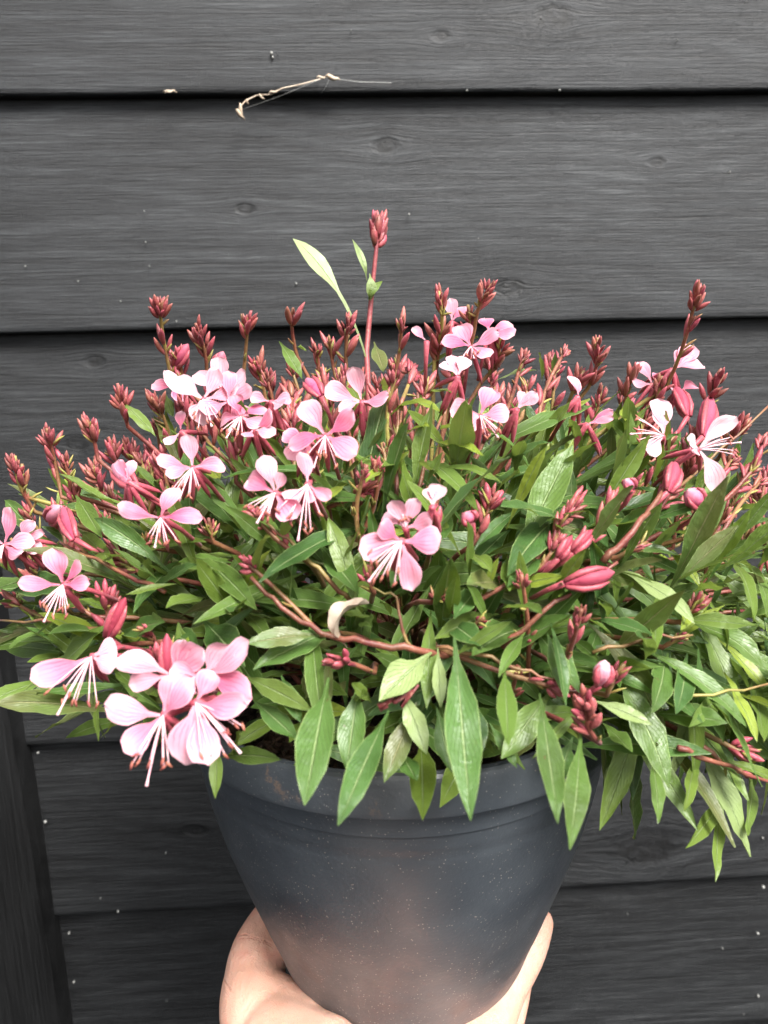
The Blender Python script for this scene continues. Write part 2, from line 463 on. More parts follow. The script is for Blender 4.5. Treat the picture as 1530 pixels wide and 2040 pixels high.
def lathe(prof,seg=128,wob=0):
    mb=MB();vs=[];n=len(prof)
    for i in range(seg):
        a=2*math.pi*i/seg
        for r,z in prof:
            vs.append(RIM+Vector((math.cos(a)*r,math.sin(a)*r,z+wob*noise.noise(Vector((math.cos(a)*2,math.sin(a)*2,z*8))))))
    fs=[]
    for i in range(seg):
        k=(i+1)%seg
        for j in range(n-1): fs.append((i*n+j,k*n+j,k*n+j+1,i*n+j+1))
    mb.add(vs,fs); return mb
BODY=[(-.0150,.1018),(-.040,.0996),(-.070,.0938),(-.100,.0850),(-.130,.0750),(-.155,.0665),(-.172,.0605),(-.184,.0560),(-.189,.0500)]
def body_r(z):      # outside radius of the pot body, z below the rim (smooth curve through BODY)
    for i in range(len(BODY)-1):
        z0,r0_=BODY[i]; z1,r1_=BODY[i+1]
        if z>=z1 or i==len(BODY)-2:
            f=(z-z0)/(z1-z0); a=BODY[max(i-1,0)][1]; d=BODY[min(i+2,len(BODY)-1)][1]
            m0=(r1_-a)/2; m1=(d-r0_)/2
            return (2*f**3-3*f*f+1)*r0_+(f**3-2*f*f+f)*m0+(3*f*f-2*f**3)*r1_+(f**3-f*f)*m1
    return BODY[-1][1]
pot=tag(empty('plant_pot',RIM+Vector((0,0,-.190))),'dusty dark grey plastic flower pot held in the hand','pot')
prof=[(.1010,-.0145)]
for k in range(0,70):
    z=-.0150-k*.1740/69
    r=body_r(z)
    if z<-.0405: r-=.0002
    elif z<-.0390: r-=.0005
    prof.append((r,z))
prof+=[(.047,-.1905),(.03,-.1908),(0.0005,-.1908)]
lathe(prof).build('pot_body',M_pot,pot).data.set_sharp_from_angle(angle=R(24))
prof=[(r+.0143,z*.86) for r,z in [(.0880,-.034),(.0882,-.012),(.0885,-.003),(.0895,-.0008),(.0912,0),(.0930,-.0004),(.0941,-.0016),(.0947,-.0035),(.0955,-.010),(.0961,-.0165),(.0958,-.0188),(.0948,-.0196),(.0925,-.0198),(.0890,-.0188)]]
lathe(prof,160).build('pot_rim',M_pot,pot).data.set_sharp_from_angle(angle=R(24))
# soil
mb=MB();vs=[];fs=[];RN,SN=26,90
for i in range(RN+1):
    for k in range(SN):
        a=2*math.pi*k/SN; r=.1012*i/RN
        p=Vector((math.cos(a)*r,math.sin(a)*r,-.014)); q=p*70
        p.z+=.0045*noise.noise(q)+.0035*noise.noise(q*2.7)+.0020*noise.noise(q*6)
        vs.append(RIM+p)
for i in range(RN):
    for k in range(SN):
        k2=(k+1)%SN; fs.append((i*SN+k,i*SN+k2,(i+1)*SN+k2,(i+1)*SN+k))
mb.add(vs,fs)
for _ in range(1300):
    a=rnd.uniform(0,6.283); r=.100*math.sqrt(rnd.random()); s=rnd.uniform(.0006,.0022)
    c=RIM+Vector((math.cos(a)*r,math.sin(a)*r,-.011+rnd.uniform(-.002,.003)))
    d=Vector((rnd.gauss(0,1),rnd.gauss(0,1),rnd.gauss(0,.5))).normalized()*s*rnd.uniform(1,2.6)
    tube(mb,[c-d,c,c+d],[s*.4,s*.7,s*.3],4)
tag(mb.build('potting_soil',M_soil),'dark brown crumbly potting soil inside the pot rim','soil',kind='stuff')

# ------------------------------------------------------------------ plant
PLANT=RIM+Vector((0,0,-.012))
plant=tag(empty('flowering_plant',PLANT),'bushy potted plant with pink butterfly-like flowers, dark red buds and narrow green leaves','plant')

def leaf_geo(mb,B,M,T,w,nrm,fold=.25,wave=.11,twist=0.,tint=(0,0,0),seed=0.,nseg=12,curl=0.,nc=4,stalk=.16):
    vs=[];uv=[];fs=[]
    L=(T-B).length
    for i in range(nseg+1):
        s=i/nseg
        p=bez(B,M,T,s)
        t=((M-B)*(1-s)+(T-M)*s)
        if t.length<1e-7: t=T-B
        t.normalize()
        wd,nn=frame(t,nrm)
        an=twist*s
        wd2=wd*math.cos(an)+nn*math.sin(an); nn2=nn*math.cos(an)-wd*math.sin(an)
        # lanceolate outline with a narrow stalk
        if s<stalk: prof=lerp(.07,.20,s/stalk)
        else:
            q=(s-stalk)/(1-stalk)
            prof=.20+.80*math.sin(q/.48*math.pi/2)**1.2 if q<.48 else max(.0,1-((q-.48)/.52)**1.8)
        prof=max(prof,.015)*(1+.07*noise.noise(Vector((s*7,seed,0))))
        if curl: p=p+nn2*(-curl*L*max(0,s-.6)**2*3)
        p=p+nn2*(.02*L*noise.noise(Vector((s*2.5,seed+9,3))))
        for j in range(nc+1):
            c=j/nc*2-1
            e=abs(c)
            off=fold*w*.5*prof*e**1.3
            wv=wave*w*e*e*2.2*noise.noise(Vector((s*6.+seed,c*1.3,seed*1.7)))*min(1,s*4)
            wx=1+.11*noise.noise(Vector((s*11,seed+c,5)))
            vs.append(p+wd2*(c*w*.5*prof*wx)+nn2*(off+wv)); uv.append((j/nc,s,(seed*.618)%1))
    n=nc+1
    for i in range(nseg):
        for j in range(nc): fs.append((i*n+j,i*n+j+1,(i+1)*n+j+1,(i+1)*n+j))
    mb.add(vs,fs,uv,tint)
TINT={'d':(0,.0,0),'m':(.14,0,0.02),'g':(.3,0,.03),'y':(.8,0,.05),'o':(.6,.75,0),'p':(.25,0,.55),'w':(.3,0,.85),'r':(0,.6,0),'k':(.1,.3,.1)}
leaves=[]     # (visible size, args)
def leaf(B,T,w,c='d',arch=.1,nrm=None,**kw):
    L=(T-B).length
    mid=(B+T)*.5
    o=out_dir(mid)
    n=nrm or (o*.7+Vector((0,-.35,.75))).normalized()
    Mp=mid+(o*.5+Vector((0,0,.6)))*(arch*L)
    t=TINT[c]; t=tuple(max(0,x+rnd.uniform(-.05,.06)*(1 if i==0 else .4)) for i,x in enumerate(t))
    leaves.append((w*L/depth(mid)**2+kw.pop('prio',0),dict(B=B,M=Mp,T=T,w=w,nrm=n,tint=t,seed=rnd.uniform(0,50),**kw)))
def kleaf(bx,by,tx,ty,w,c='d',arch=.1,sb=.90,st=1.05,**kw):
    if by>1250 and 420<bx<1200 and sb==.90: sb,st=1.0,1.08
    B=P(bx,by,sb); T=P(tx,ty,st)
    leaf(B,T,w*.90*depth((B+T)*.5)/F,c,arch,prio=5,**kw)
KL=[ # hanging over the rim
(655,1350,607,1606,84,'d',.06,1.06,1.30),(775,1415,673,1646,64,'d',.05,1.06,1.30),(905,1270,937,1637,80,'d',.04,1.06,1.30),(715,1360,690,1535,62,'d',.04),
(830,1400,765,1560,52,'k',.03),(800,1375,850,1504,50,'p',.08),(860,1300,755,1398,72,'p',.10),(858,1215,850,1412,40,'g',.05),
(872,1290,878,1412,32,'p',.02),(478,1345,622,1417,46,'g',.10),(505,1395,595,1475,46,'d',.06),(432,1470,430,1592,30,'g',.0),
(690,1250,505,1335,62,'d',.12),(640,1265,490,1283,50,'k',.10),(1005,1325,1012,1492,46,'m',.03,1.06,1.30),(1100,1375,998,1512,62,'m',.05),
(1075,1380,1112,1640,56,'m',.02,1.06,1.30),(1158,1460,1136,1692,56,'m',.03,1.06,1.30),(1258,1470,1264,1672,56,'m',.02),(1205,1450,1207,1600,46,'d',.03),
(1232,1385,1238,1622,24,'g',.03),(1300,1490,1312,1640,34,'m',.02),(1225,1330,1335,1570,76,'m',.10),(1388,1500,1363,1616,32,'g',.0),
(1388,1470,1494,1707,66,'p',.08),(1432,1560,1426,1757,34,'g',.04),(1450,1580,1366,1690,40,'g',.04),(1500,1530,1490,1665,40,'g',.02),
(1180,1235,1300,1265,40,'d',.10),(1275,1290,1490,1450,48,'m',.22),(1360,1235,1528,1335,60,'m',.22),(1020,1218,1152,1140,48,'m',.10),
(1225,1135,1385,1242,50,'p',.16),(1310,1170,1302,1305,32,'g',.02),(900,1310,1018,1238,30,'g',.05),
(1030,1110,1142,885,72,'m',.03),(955,900,1180,806,54,'m',.04),(825,915,952,1018,42,'g',.18),(655,985,745,905,26,'g',.12),
(778,828,876,818,48,'y',.14),(772,795,768,748,24,'o',.0),(800,782,952,670,28,'g',.10),(488,925,512,782,36,'m',.02),
(258,1115,412,1080,38,'g',.10),(398,1108,512,1216,52,'m',.10),(290,1200,392,1125,46,'d',.10),(100,1285,182,1205,36,'g',.20),
(635,1085,715,1185,56,'d',.06),(715,1075,740,985,62,'d',.02),(500,1215,575,1105,46,'d',.05),(578,1215,582,1135,30,'g',.02),
(405,1235,485,1325,76,'d',.06),(690,1185,738,1170,20,'g',.25),(556,680,602,755,30,'m',.05),(590,690,610,700,22,'g',.05),
(820,1080,780,1170,44,'d',.05),(1085,1100,1010,1170,46,'d',.05),(1010,1110,1015,1180,36,'g',.02),(960,1165,905,1230,48,'d',.05),
(1000,1165,930,1165,60,'k',.08),(880,1230,960,1290,60,'d',.08),(1060,1250,1155,1380,60,'d',.10),(1090,1260,1130,1390,46,'d',.05),
(60,1130,150,1100,30,'g',.08),(20,1180,140,1170,66,'d',.06),(160,1060,230,1130,34,'g',.06),(150,985,205,1075,40,'m',.04),
(290,985,372,935,44,'k',.06),(410,935,440,955,36,'y',.05),(240,800,310,870,28,'g',.08),(330,785,345,830,24,'g',.0),
(820,935,760,930,30,'g',.10),(845,895,965,905,26,'g',.10),(870,860,915,848,24,'y',.05),(690,760,720,820,26,'g',.05),
(745,680,765,740,34,'k',.0),(830,800,900,785,30,'p',.08),(985,760,1070,738,26,'p',.12),(1080,760,1075,702,20,'y',.0),
(1100,760,1105,702,18,'g',.0),(1240,810,1245,840,20,'y',.0),(1210,870,1225,820,30,'g',.0),(1290,1060,1330,940,46,'g',.05),
(1215,1100,1290,1010,50,'d',.06),(1320,1050,1435,1022,28,'g',.08),(1330,1060,1420,1080,46,'d',.05),(1430,1020,1530,1012,36,'d',.03),
(1420,990,1480,865,44,'m',.03),(1440,1110,1500,1240,38,'g',.18),(1470,1120,1530,1230,36,'m',.15),(1380,1180,1440,1170,36,'g',.10),
(1330,1300,1300,1420,56,'m',.06),(1290,1420,1450,1440,56,'m',.10),(1370,1300,1350,1420,50,'d',.05),(1440,1380,1370,1450,36,'g',.08),
(1490,1330,1520,1480,44,'g',.08),(1170,1400,1060,1512,22,'g',.05),(1180,1395,1300,1445,36,'p',.08),(1200,1440,1260,1500,40,'m',.05),
(120,1290,110,1350,40,'k',.02),(190,1360,195,1475,16,'g',.0),(225,1330,270,1370,24,'g',.05),(245,1370,215,1440,26,'g',.0),
(200,1470,265,1400,28,'y',.0),(240,1270,330,1240,60,'d',.05),(330,1260,400,1290,50,'d',.05),(340,1390,330,1440,24,'g',0),
(560,1345,600,1440,40,'d',.05),(700,1390,735,1385,30,'g',.05),(740,1400,700,1360,30,'g',.05),(800,1500,830,1555,44,'d',.02),
(870,1410,900,1540,50,'d',.02),(975,1440,1030,1530,30,'d',.02),(940,1390,960,1500,46,'d',.02),(1140,1470,1110,1560,40,'d',.02),
(340,1130,450,1140,40,'m',.10),(420,1190,330,1210,44,'g',.10),(450,1010,560,1060,34,'m',.10),(420,1060,330,1050,36,'d',.10),
(660,1090,640,1000,26,'g',.02),(900,1020,860,1090,50,'d',.05),(930,1100,980,1140,40,'g',.08),(690,940,740,920,30,'g',.05),
(1060,970,1080,900,36,'d',.0),(980,930,1100,880,44,'d',.05),(1120,930,1190,880,34,'g',.05),(1180,880,1130,850,34,'g',.05),
]
KL+=[(860,880,962,905,30,'y',.1,.98,1.08),(800,870,855,848,28,'y',.1,.98,1.08),(770,935,728,962,24,'y',.1,.98,1.06),(850,965,882,900,22,'g',.05,.98,1.06),
(760,905,822,858,20,'o',.05,.98,1.08),(905,885,935,830,18,'o',.05,.98,1.08),(880,930,1000,962,26,'g',.15,.98,1.06),(690,965,648,1002,22,'y',.1,.98,1.06),(740,860,700,800,20,'o',.0,.98,1.06),(800,900,800,840,20,'y',.0,.98,1.08)]
for k in KL: kleaf(*k)
# slim leaves of the tall lone shoot
TS=[at(730,700,.385),at(727,640,.385),at(733,560,.384),at(738,510,.383)]
def tleaf(bx,by,mx,my,tx,ty,w,c,d=.382,nrm=None,**kw):
    B,M_,T=at(bx,by,d),at(mx,my,d-.008),at(tx,ty,d+.002)
    leaves.append((9,dict(B=B,M=M_,T=T,w=w*d/F,nrm=nrm or Vector((.2,-.8,.6)).normalized(),tint=TINT[c],seed=rnd.uniform(0,50),fold=.15,wave=.03,**kw)))
tleaf(732,722,690,560,583,476,40,'w',stalk=.52); tleaf(731,560,728,520,702,478,15,'p'); tleaf(734,600,738,575,762,560,16,'g'); tleaf(736,545,742,570,738,600,22,'p')

# fill: leaves through the dome
def ell_pt(th,el,s):
    d=Vector((math.cos(th)*math.cos(el),math.sin(th)*math.cos(el),math.sin(el)))
    return EC+Vector((d.x*ER.x*s,d.y*ER.y*s,d.z*ER.z*s))
def clear_of_pot(p):
    q=p-RIM
    return q.z>-.002 or math.hypot(q.x,q.y)>.113
cnt=0
while cnt<1500:
    th=rnd.uniform(-math.pi,math.pi); el=math.asin(rnd.uniform(-.42,.97)); s=rnd.uniform(.45,.97) if rnd.random()<.7 else rnd.uniform(.85,1.02)
    x=math.cos(th)
    emin=R(9) if x<-.35 else (R(2) if x<.55 else R(-26))
    if el<emin: continue
    if el<R(24) and -.6<x<.6 and math.sin(th)<0: s*=.74
    p=ell_pt(th,el,s)
    if p.y>WALL-.03: continue
    o=out_dir(p)
    L=rnd.uniform(.020,.046)*(1.15 if el<.4 else .85)
    droop=rnd.uniform(-.1,.9) if el<.5 else rnd.uniform(-.9,.3)
    dr=(o*.9+Vector((rnd.gauss(0,.55),rnd.gauss(0,.45),rnd.gauss(0,.3)-droop))).normalized()
    T=p+dr*L
    if T.y>WALL-.006 or not clear_of_pot(T): continue
    if (T-EC).z/ER.z>.97 or (el>R(35) and s>.93): continue
    if T.z<RIM.z-(.045 if T.x>RIM.x+.115 and T.y>RIM.y-.04 else .0 if T.x>RIM.x+.115 else -.004 if T.x>RIM.x-.10 else -.012): continue
    if -.10<T.x-RIM.x<-.012 and T.y<RIM.y-.05 and T.z<RIM.z+.028: continue
    c=rnd.choice('ddddmmmggk') if s<.8 else rnd.choice('dmmmggggyyk')
    wv=L*rnd.uniform(.14,.23)
    leaf(p,T,wv,c,rnd.uniform(.04,.2),wave=rnd.uniform(.06,.18),twist=rnd.gauss(0,.5),fold=rnd.uniform(.1,.5),nseg=9)
    cnt+=1
cnt=0
while cnt<170:                      # leafier flank on the viewer's left
    th=rnd.uniform(R(120),R(250)); el=R(rnd.uniform(5,38)); s=rnd.uniform(.6,.90)
    p=ell_pt(th,el,s)
    o=out_dir(p); L=rnd.uniform(.022,.044)
    T=p+(o*.9+Vector((rnd.gauss(0,.5),rnd.gauss(0,.5)-.2,rnd.gauss(.15,.4)))).normalized()*L
    if T.z<RIM.z+.010 or T.y>WALL-.006: continue
    leaf(p,T,L*rnd.uniform(.15,.24),rnd.choice('dmmmgggyk'),rnd.uniform(.04,.2),wave=rnd.uniform(.06,.16),twist=rnd.gauss(0,.5),nseg=9)
    cnt+=1
cnt=0
while cnt<330:                      # dense narrow leaves on the side towards the viewer
    th=rnd.uniform(R(-155),R(-20)); el=R(rnd.uniform(3,60)); s=rnd.uniform(.5,.90)
    p=ell_pt(th,el,s); o=out_dir(p); L=rnd.uniform(.030,.055)
    T=p+(o*.55+Vector((rnd.gauss(0,.6),rnd.gauss(0,.3),rnd.gauss(-.25,.55)))).normalized()*L
    if T.z<RIM.z+.002 or (T-RIM).xy.length>.17: continue
    if -.10<T.x-RIM.x<-.012 and T.y<RIM.y-.05 and T.z<RIM.z+.028: continue
    leaf(p,T,L*rnd.uniform(.13,.20),rnd.choice('ddddmmmggk'),rnd.uniform(.04,.25),wave=rnd.uniform(.06,.18),twist=rnd.gauss(0,.6),nseg=9)
    cnt+=1
cnt=0
while cnt<240:                      # trailing curtain on the viewer's right
    th=rnd.uniform(R(-62),R(35)); el=R(rnd.uniform(-24,22)); s=rnd.uniform(.70,1.0)
    p=ell_pt(th,el,s); o=out_dir(p); L=rnd.uniform(.030,.058)
    T=p+(Vector((o.x,o.y,0))*.4+Vector((rnd.gauss(0,.4),rnd.gauss(0,.3),rnd.gauss(-.9,.4)))).normalized()*L
    if T.z<RIM.z-.062 or not clear_of_pot(T) or not clear_of_pot((p+T)*.5) or T.y>WALL-.006: continue
    if (T-RIM).z<-.02 and T.y<RIM.y-.06: continue
    leaf(p,T,L*rnd.uniform(.13,.20),rnd.choice('ddmmmmgggkp'),rnd.uniform(.05,.3),wave=rnd.uniform(.06,.18),twist=rnd.gauss(0,.5),nseg=9)
    cnt+=1
# young leaves from the crown round the soil edge
for i in range(90):
    th=rnd.uniform(-math.pi,0); r=rnd.uniform(.04,.085)
    if R(-150)<th<R(-100): continue
    B=RIM+Vector((math.cos(th)*r,math.sin(th)*r,rnd.uniform(-.008,.03)))
    o=Vector((math.cos(th+rnd.gauss(0,.4)),math.sin(th+rnd.gauss(0,.4)),rnd.uniform(-.2,.6))).normalized()
    T=B+o*rnd.uniform(.02,.032)
    if (T-RIM).xy.length>.097 and T.z<RIM.z+.004: T.z=RIM.z+.006
    leaf(B,T,rnd.uniform(.006,.011),rnd.choice('dddmr'),.25,nseg=9)
leaves.sort(key=lambda a:-a[0])
NIND=298
for i,(sz,kw) in enumerate(leaves[:NIND]):
    mb=MB(); leaf_geo(mb,**kw); o=mb.build('leaf',M_leaf,plant)
mb=MB()
for sz,kw in leaves[NIND:]:
    kw['nseg']=8; leaf_geo(mb,**kw)
tag(mb.build('foliage',M_leaf,plant),kind='stuff')
# dry curled leaf in the middle, and scrap of a withered leaf
mb=MB()
B=P(690,1285,.97); pts=[B,P(672,1250,1.03),P(680,1215,1.08),P(718,1198,1.05)]
for a,b_ in ((0,1),): pass
leaf_geo(mb,B=P(692,1290,.98),M=P(640,1215,1.10),T=P(735,1203,1.02),w=.0075,nrm=Vector((-.8,-.5,.3)),fold=.9,wave=.2,seed=3.3,nseg=16)
tag(mb.build('leaf',M_dry,plant),'dry tan curled leaf')
mb=MB()
for k in range(5):
    p=P(760+12*k,1415-8*k,1.05); tube(mb,[p,p+Vector((rnd.gauss(0,.002),-.001,rnd.gauss(0,.002))),p+Vector((.004,0,.003+rnd.gauss(0,.001)))],[.0006,.0009,.0004],5,(0,0,1))
tag(mb.build('withered_bit',M_stem,plant),'dark withered flower scrap on a pale leaf')

# ------------------------------------------------------------------ stems and bud spikes
def bud_geo(mb,B,d,L,r,tint,sides=6):
    ps=[];rs=[]
    sidev=Vector((d.y,-d.z,d.x)).normalized()
    for t,q in ((0,.35),(.15,.7),(.4,1.),(.65,.92),(.85,.55),(1,.12)):
        ps.append(B+d*(L*t)+sidev*(L*.05*math.sin(t*3.1))); rs.append(r*q)
    tube(mb,ps,rs,sides,tint)
BUDS=[]
for k in range(6):
    mb=MB(); bud_geo(mb,Vector((0,0,0)),Vector((0,0,1)),1.,.125+.02*k,(.12*(k%2),.28*(k%3),.35*((k*2)%3)),7); BUDS.append(mb.mesh('bud',M_bud))
n_bud=[0]
spikes=[]
def spike(tip,base,root=None,head=1.0,nb=16,low=5,green=.3,pink=.15,bl=.0088,prio=0,bracts=True):
    spikes.append((1/depth(tip)+prio,dict(tip=tip,base=base,root=root,head=head,nb=nb,low=low,green=green,pink=pink,bl=bl,bracts=bracts)))
def make_spike(tip,base,root,head,nb,low,green,pink,bl,bracts,single):
    ax=(tip-base); Ls=ax.length; ax.normalize()
    bl*=min(1.05,depth(tip)/.40); head*=rnd.uniform(.85,1.2); spl=rnd.uniform(.45,1.0); nb=max(5,int(nb*rnd.uniform(.8,1.2)))
    if root is None:
        root=RIM+Vector((rnd.gauss(0,.022),rnd.gauss(0,.02),-.012))
        mid=root.lerp(base,.55)+Vector((0,0,.02))+ (base-ax*.06-root)*.15
        pts=[bez(root,mid,base,t/7) for t in range(8)]
        pts=[p for p in pts]
    else:
        pts=[root.lerp(base,t/4)+Vector((0,0,-.10*(root-base).length*math.sin(t/4*math.pi)*.4)) for t in range(5)]
    stem_n=len(pts)
    side=Vector((rnd.gauss(0,1),rnd.gauss(0,1),rnd.gauss(0,1)))*(Ls*.06 if bracts else .0008)
    sp=[base+ax*(Ls*t)+side*math.sin(t*math.pi) for t in (.2,.4,.6,.8,.97)]
    allp=pts+sp
    n=len(allp)
    rs=[lerp(.0013,.0007,i/(n-1))*(1 if bracts else 1.35) for i in range(n)]
    mb=MB(); tube(mb,allp,rs,6,(green*rnd.uniform(.3,1.3),pink*.6,rnd.random()*.6))
    # small leafy bracts on the rachis
    if bracts:
        for k in range(rnd.randint(3,6)):
            t=rnd.uniform(.05,.75); p=base+ax*(Ls*t)+side*math.sin(t*math.pi)
            d=(ax+Vector((rnd.gauss(0,.8),rnd.gauss(0,.8),rnd.gauss(0,.4)))*.7).normalized()
            bud_geo(mb,p,d,rnd.uniform(.004,.008),.0006,(.9,.1,0),4)
    st=mb.build('flower_stem',M_stem,plant)
    items=[]
    a,b_=frame(ax,Vector((.3,.2,.9)))
    for k in range(nb):                     # tight head
        f=k/max(1,nb-1)
        an=k*2.4+rnd.uniform(-.8,.8)
        rad=a*math.cos(an)+b_*math.sin(an)
        t=Ls-bl*head*(.95*(1-f))-bl*.5
        p=base+ax*t+side*math.sin(min(1,t/Ls)*math.pi)+rad*.0011
        d=(ax*(.95+.6*f)+rad*(.85-.65*f)*spl+Vector((rnd.gauss(0,.2),rnd.gauss(0,.2),rnd.gauss(0,.2)))).normalized()
        items.append((p,d,bl*head*rnd.uniform(.55,1.2)*(1-.25*f),None))
    for k in range(low):                    # older, longer buds lower down
        t=Ls*rnd.uniform(.15,.72); an=rnd.uniform(0,6.28)
        rad=a*math.cos(an)+b_*math.sin(an)
        d=(ax*1.1+rad*rnd.uniform(.35,.8)).normalized()
        items.append((base+ax*t+side*math.sin(t/Ls*math.pi)+rad*.0008,d,bl*rnd.uniform(1.1,1.7),pink+rnd.uniform(-.1,.3)))
    if single and n_bud[0]+len(items)<=298:
        for p,d,L,pk in items:
            mw=Matrix.Translation(p)@d.to_track_quat('Z','Y').to_matrix().to_4x4()@Matrix.Rotation(rnd.uniform(0,6),4,'Z')@Matrix.Diagonal((L*1.05 if pk is None else L*.85,)*2+(L,1))
            link('bud',rnd.choice(BUDS),st,mw); n_bud[0]+=1
    else:
        mb=MB()
        for p,d,L,pk in items:
            bud_geo(mb,p,d,L,L*rnd.uniform(.125,.17)*(1 if pk is None else .85),(rnd.uniform(0,.25),max(0,rnd.uniform(-.1,.55) if pk is None else pk+.2),rnd.random()),6)
        tag(mb.build('buds',M_bud,st),kind='stuff')
KS=[ # tip, base, scale of depth at tip / base, head, n, low
(318,600,350,790,1.10,1.0,1.15,20,5),(388,640,412,745,1.12,1.0,1.0,14,5),(495,630,484,760,1.1,1.0,.95,14,2),(584,612,592,710,1.2,1.05,.6,9,3),
(625,682,632,770,1.1,1,.9,12,2),(505,718,530,800,1.08,.98,.9,13,2),(695,628,690,745,1.15,1,.95,13,5),(655,668,668,750,1.1,1,.6,5,4),
(798,632,790,735,1.2,1.05,.75,10,3),(873,575,866,705,1.2,1.05,.95,13,6),(987,558,945,655,1.25,1.1,.8,12,3),(932,605,936,690,1.2,1.05,.8,8,3),
(990,672,960,760,1.15,1,.9,12,4),(1190,668,1158,790,1.2,1.03,1.1,18,7),(1132,690,1072,840,1.12,1,.85,12,3),(1060,752,1040,830,1.08,1,.8,10,2),
(1275,722,1245,830,1.15,1,.95,14,3),(1392,566,1328,770,1.2,1.02,1.15,20,3),(1445,740,1385,880,1.06,.98,1.35,12,4),(1495,835,1430,915,1.05,1,1.2,14,2),
(233,760,255,850,1.12,1,1.0,15,4),(172,835,195,915,1.1,1,1.0,15,3),(298,788,345,915,1.06,.98,1.0,15,3),(92,850,122,990,1.1,1.0,1.15,18,4),
(44,920,70,1020,1.08,1.0,1.0,14,2),(215,868,235,935,1.06,.98,1.0,16,4),(183,930,205,1000,1.04,.98,1.0,16,3),(120,905,140,985,1.06,1,.9,12,3),
(150,960,165,1050,1.03,.98,1.0,15,3),(275,905,300,980,1.02,.96,1.0,14,3),(576,825,586,960,1.02,.94,1.15,20,2),(573,760,580,830,1.06,1,1.0,14,4),
(478,1110,640,1265,1.06,1.0,1.0,16,0),(490,1005,600,1110,1.06,1.0,1.1,18,3),(745,962,655,1010,1.0,.95,1.0,14,0),(980,970,942,1085,1.0,.94,1.1,15,3),
(1160,982,1050,1140,1.02,.96,1.1,15,4),(1232,985,1130,1120,1.04,.96,1.25,18,5),(1110,1060,1040,1160,1.0,.95,1.0,12,3),(200,1175,216,1290,1.06,1.0,1.1,18,4),
(305,1290,330,1400,1.10,1.02,1.2,18,2),(272,1250,310,1280,1.04,1,.8,12,0),(93,1345,140,1330,1.05,1,.8,10,0),(650,1315,745,1340,1.05,.98,1.1,16,1),
(890,1185,860,1200,1.0,.96,.8,12,0),(1130,1375,870,1290,1.06,.98,1.1,16,1),(1165,1380,1195,1480,1.14,1.08,1.5,22,8),(1245,1320,1210,1385,1.06,1,1.1,12,1),
(1408,1185,1360,1240,1.03,.98,.9,12,1),(1375,1265,1320,1290,1.02,.97,.8,10,0),(1505,1500,1440,1480,1.04,1,1.1,12,1),(1500,1540,1420,1500,1.0,1,1.0,12,0),
(1512,872,1440,1000,1.1,1.02,1.0,13,3),(1505,915,1430,1010,1.08,1.0,1.0,13,3),(1525,950,1440,1060,1.05,1.0,1.0,12,3),(1462,905,1400,1000,1.04,.98,1.0,12,3),
(15,1180,110,1235,1.05,.98,1.0,14,2),(205,1100,290,1150,1.02,.96,1.0,12,3),(335,1290,345,1330,1.0,.96,.8,8,0),(965,1230,940,1250,1.0,.97,.7,7,0),
(45,1010,105,1090,1.08,1.0,1.0,10,1),(75,1080,130,1140,1.05,1,1.0,12,0),(110,1050,180,1120,1.04,1,1.1,12,3),(280,1070,300,1090,1.0,.97,.9,10,0),
(415,1030,425,1080,1.0,.96,.8,10,0),(760,880,775,960,1.0,.95,.6,7,2),(815,730,800,800,1.05,1,.9,12,4),(850,760,845,820,1.03,.98,1.0,14,5),
(905,720,890,790,1.05,1,1.0,14,4),(870,665,868,740,1.1,1,.9,12,5),(640,730,650,790,1.05,1,.9,12,4),(740,1125,745,1180,1.03,.98,.9,12,0),
(860,1020,862,1080,1.04,.98,1.0,12,2),(465,880,470,960,1.02,.97,.9,12,2),(430,760,440,830,1.05,1,.8,8,5),(250,870,275,930,1.02,.97,1.0,14,3),
(1050,700,1020,790,1.12,1,.8,10,3),(1165,735,1130,810,1.08,1,.9,12,4),(1320,745,1290,840,1.1,1,.9,12,4),(340,700,365,770,1.1,1,.8,5,6),
(30,905,50,990,1.12,1.02,.9,12,1),(1350,950,1260,1080,1.06,.99,.9,6,6),(130,1180,190,1230,1.02,.98,.9,10,1),(1290,1080,1230,1110,1.0,.97,.9,12,0),
]
for tx,ty,bx,by,stp,sb,hd,nb,low in KS:
    tip=P(tx,ty,stp*.985); base=P(bx,by,sb*.97)
    spike(tip,base,None,hd,nb,low,rnd.uniform(.05,.7),rnd.uniform(0,.3),bl=.0082,prio=(1 if 900<ty else 0))
# lone tall shoot
spike(at(757,428,.382),TS[0],P(745,980,.7),1.25,38,0,.0,.35,bl=.0088,prio=3,bracts=False)
# extra spikes over the top and back
k=0
while k<95:
    th=rnd.uniform(-math.pi,math.pi); el=R(rnd.uniform(22,80)); s=rnd.uniform(1.0,1.16)
    tip=ell_pt(th,el,s)
    if tip.y>WALL-.02 or tip.z>CAM.z-.006: continue
    if tip.y<EC.y-.03 and rnd.random()<.6: continue
    o=out_dir(tip); d=(o*.6+Vector((rnd.gauss(0,.25),rnd.gauss(0,.2),.9))).normalized()
    base=tip-d*rnd.uniform(.028,.048)
    spike(tip,base,None,rnd.uniform(.75,1.05),rnd.randint(9,15),rnd.randint(2,6),rnd.uniform(0,.7),rnd.uniform(0,.35),bl=.0084)
    k+=1
spikes.sort(key=lambda a:-a[0])
for i,(pr,kw) in enumerate(spikes): make_spike(single=(i<60),**kw)
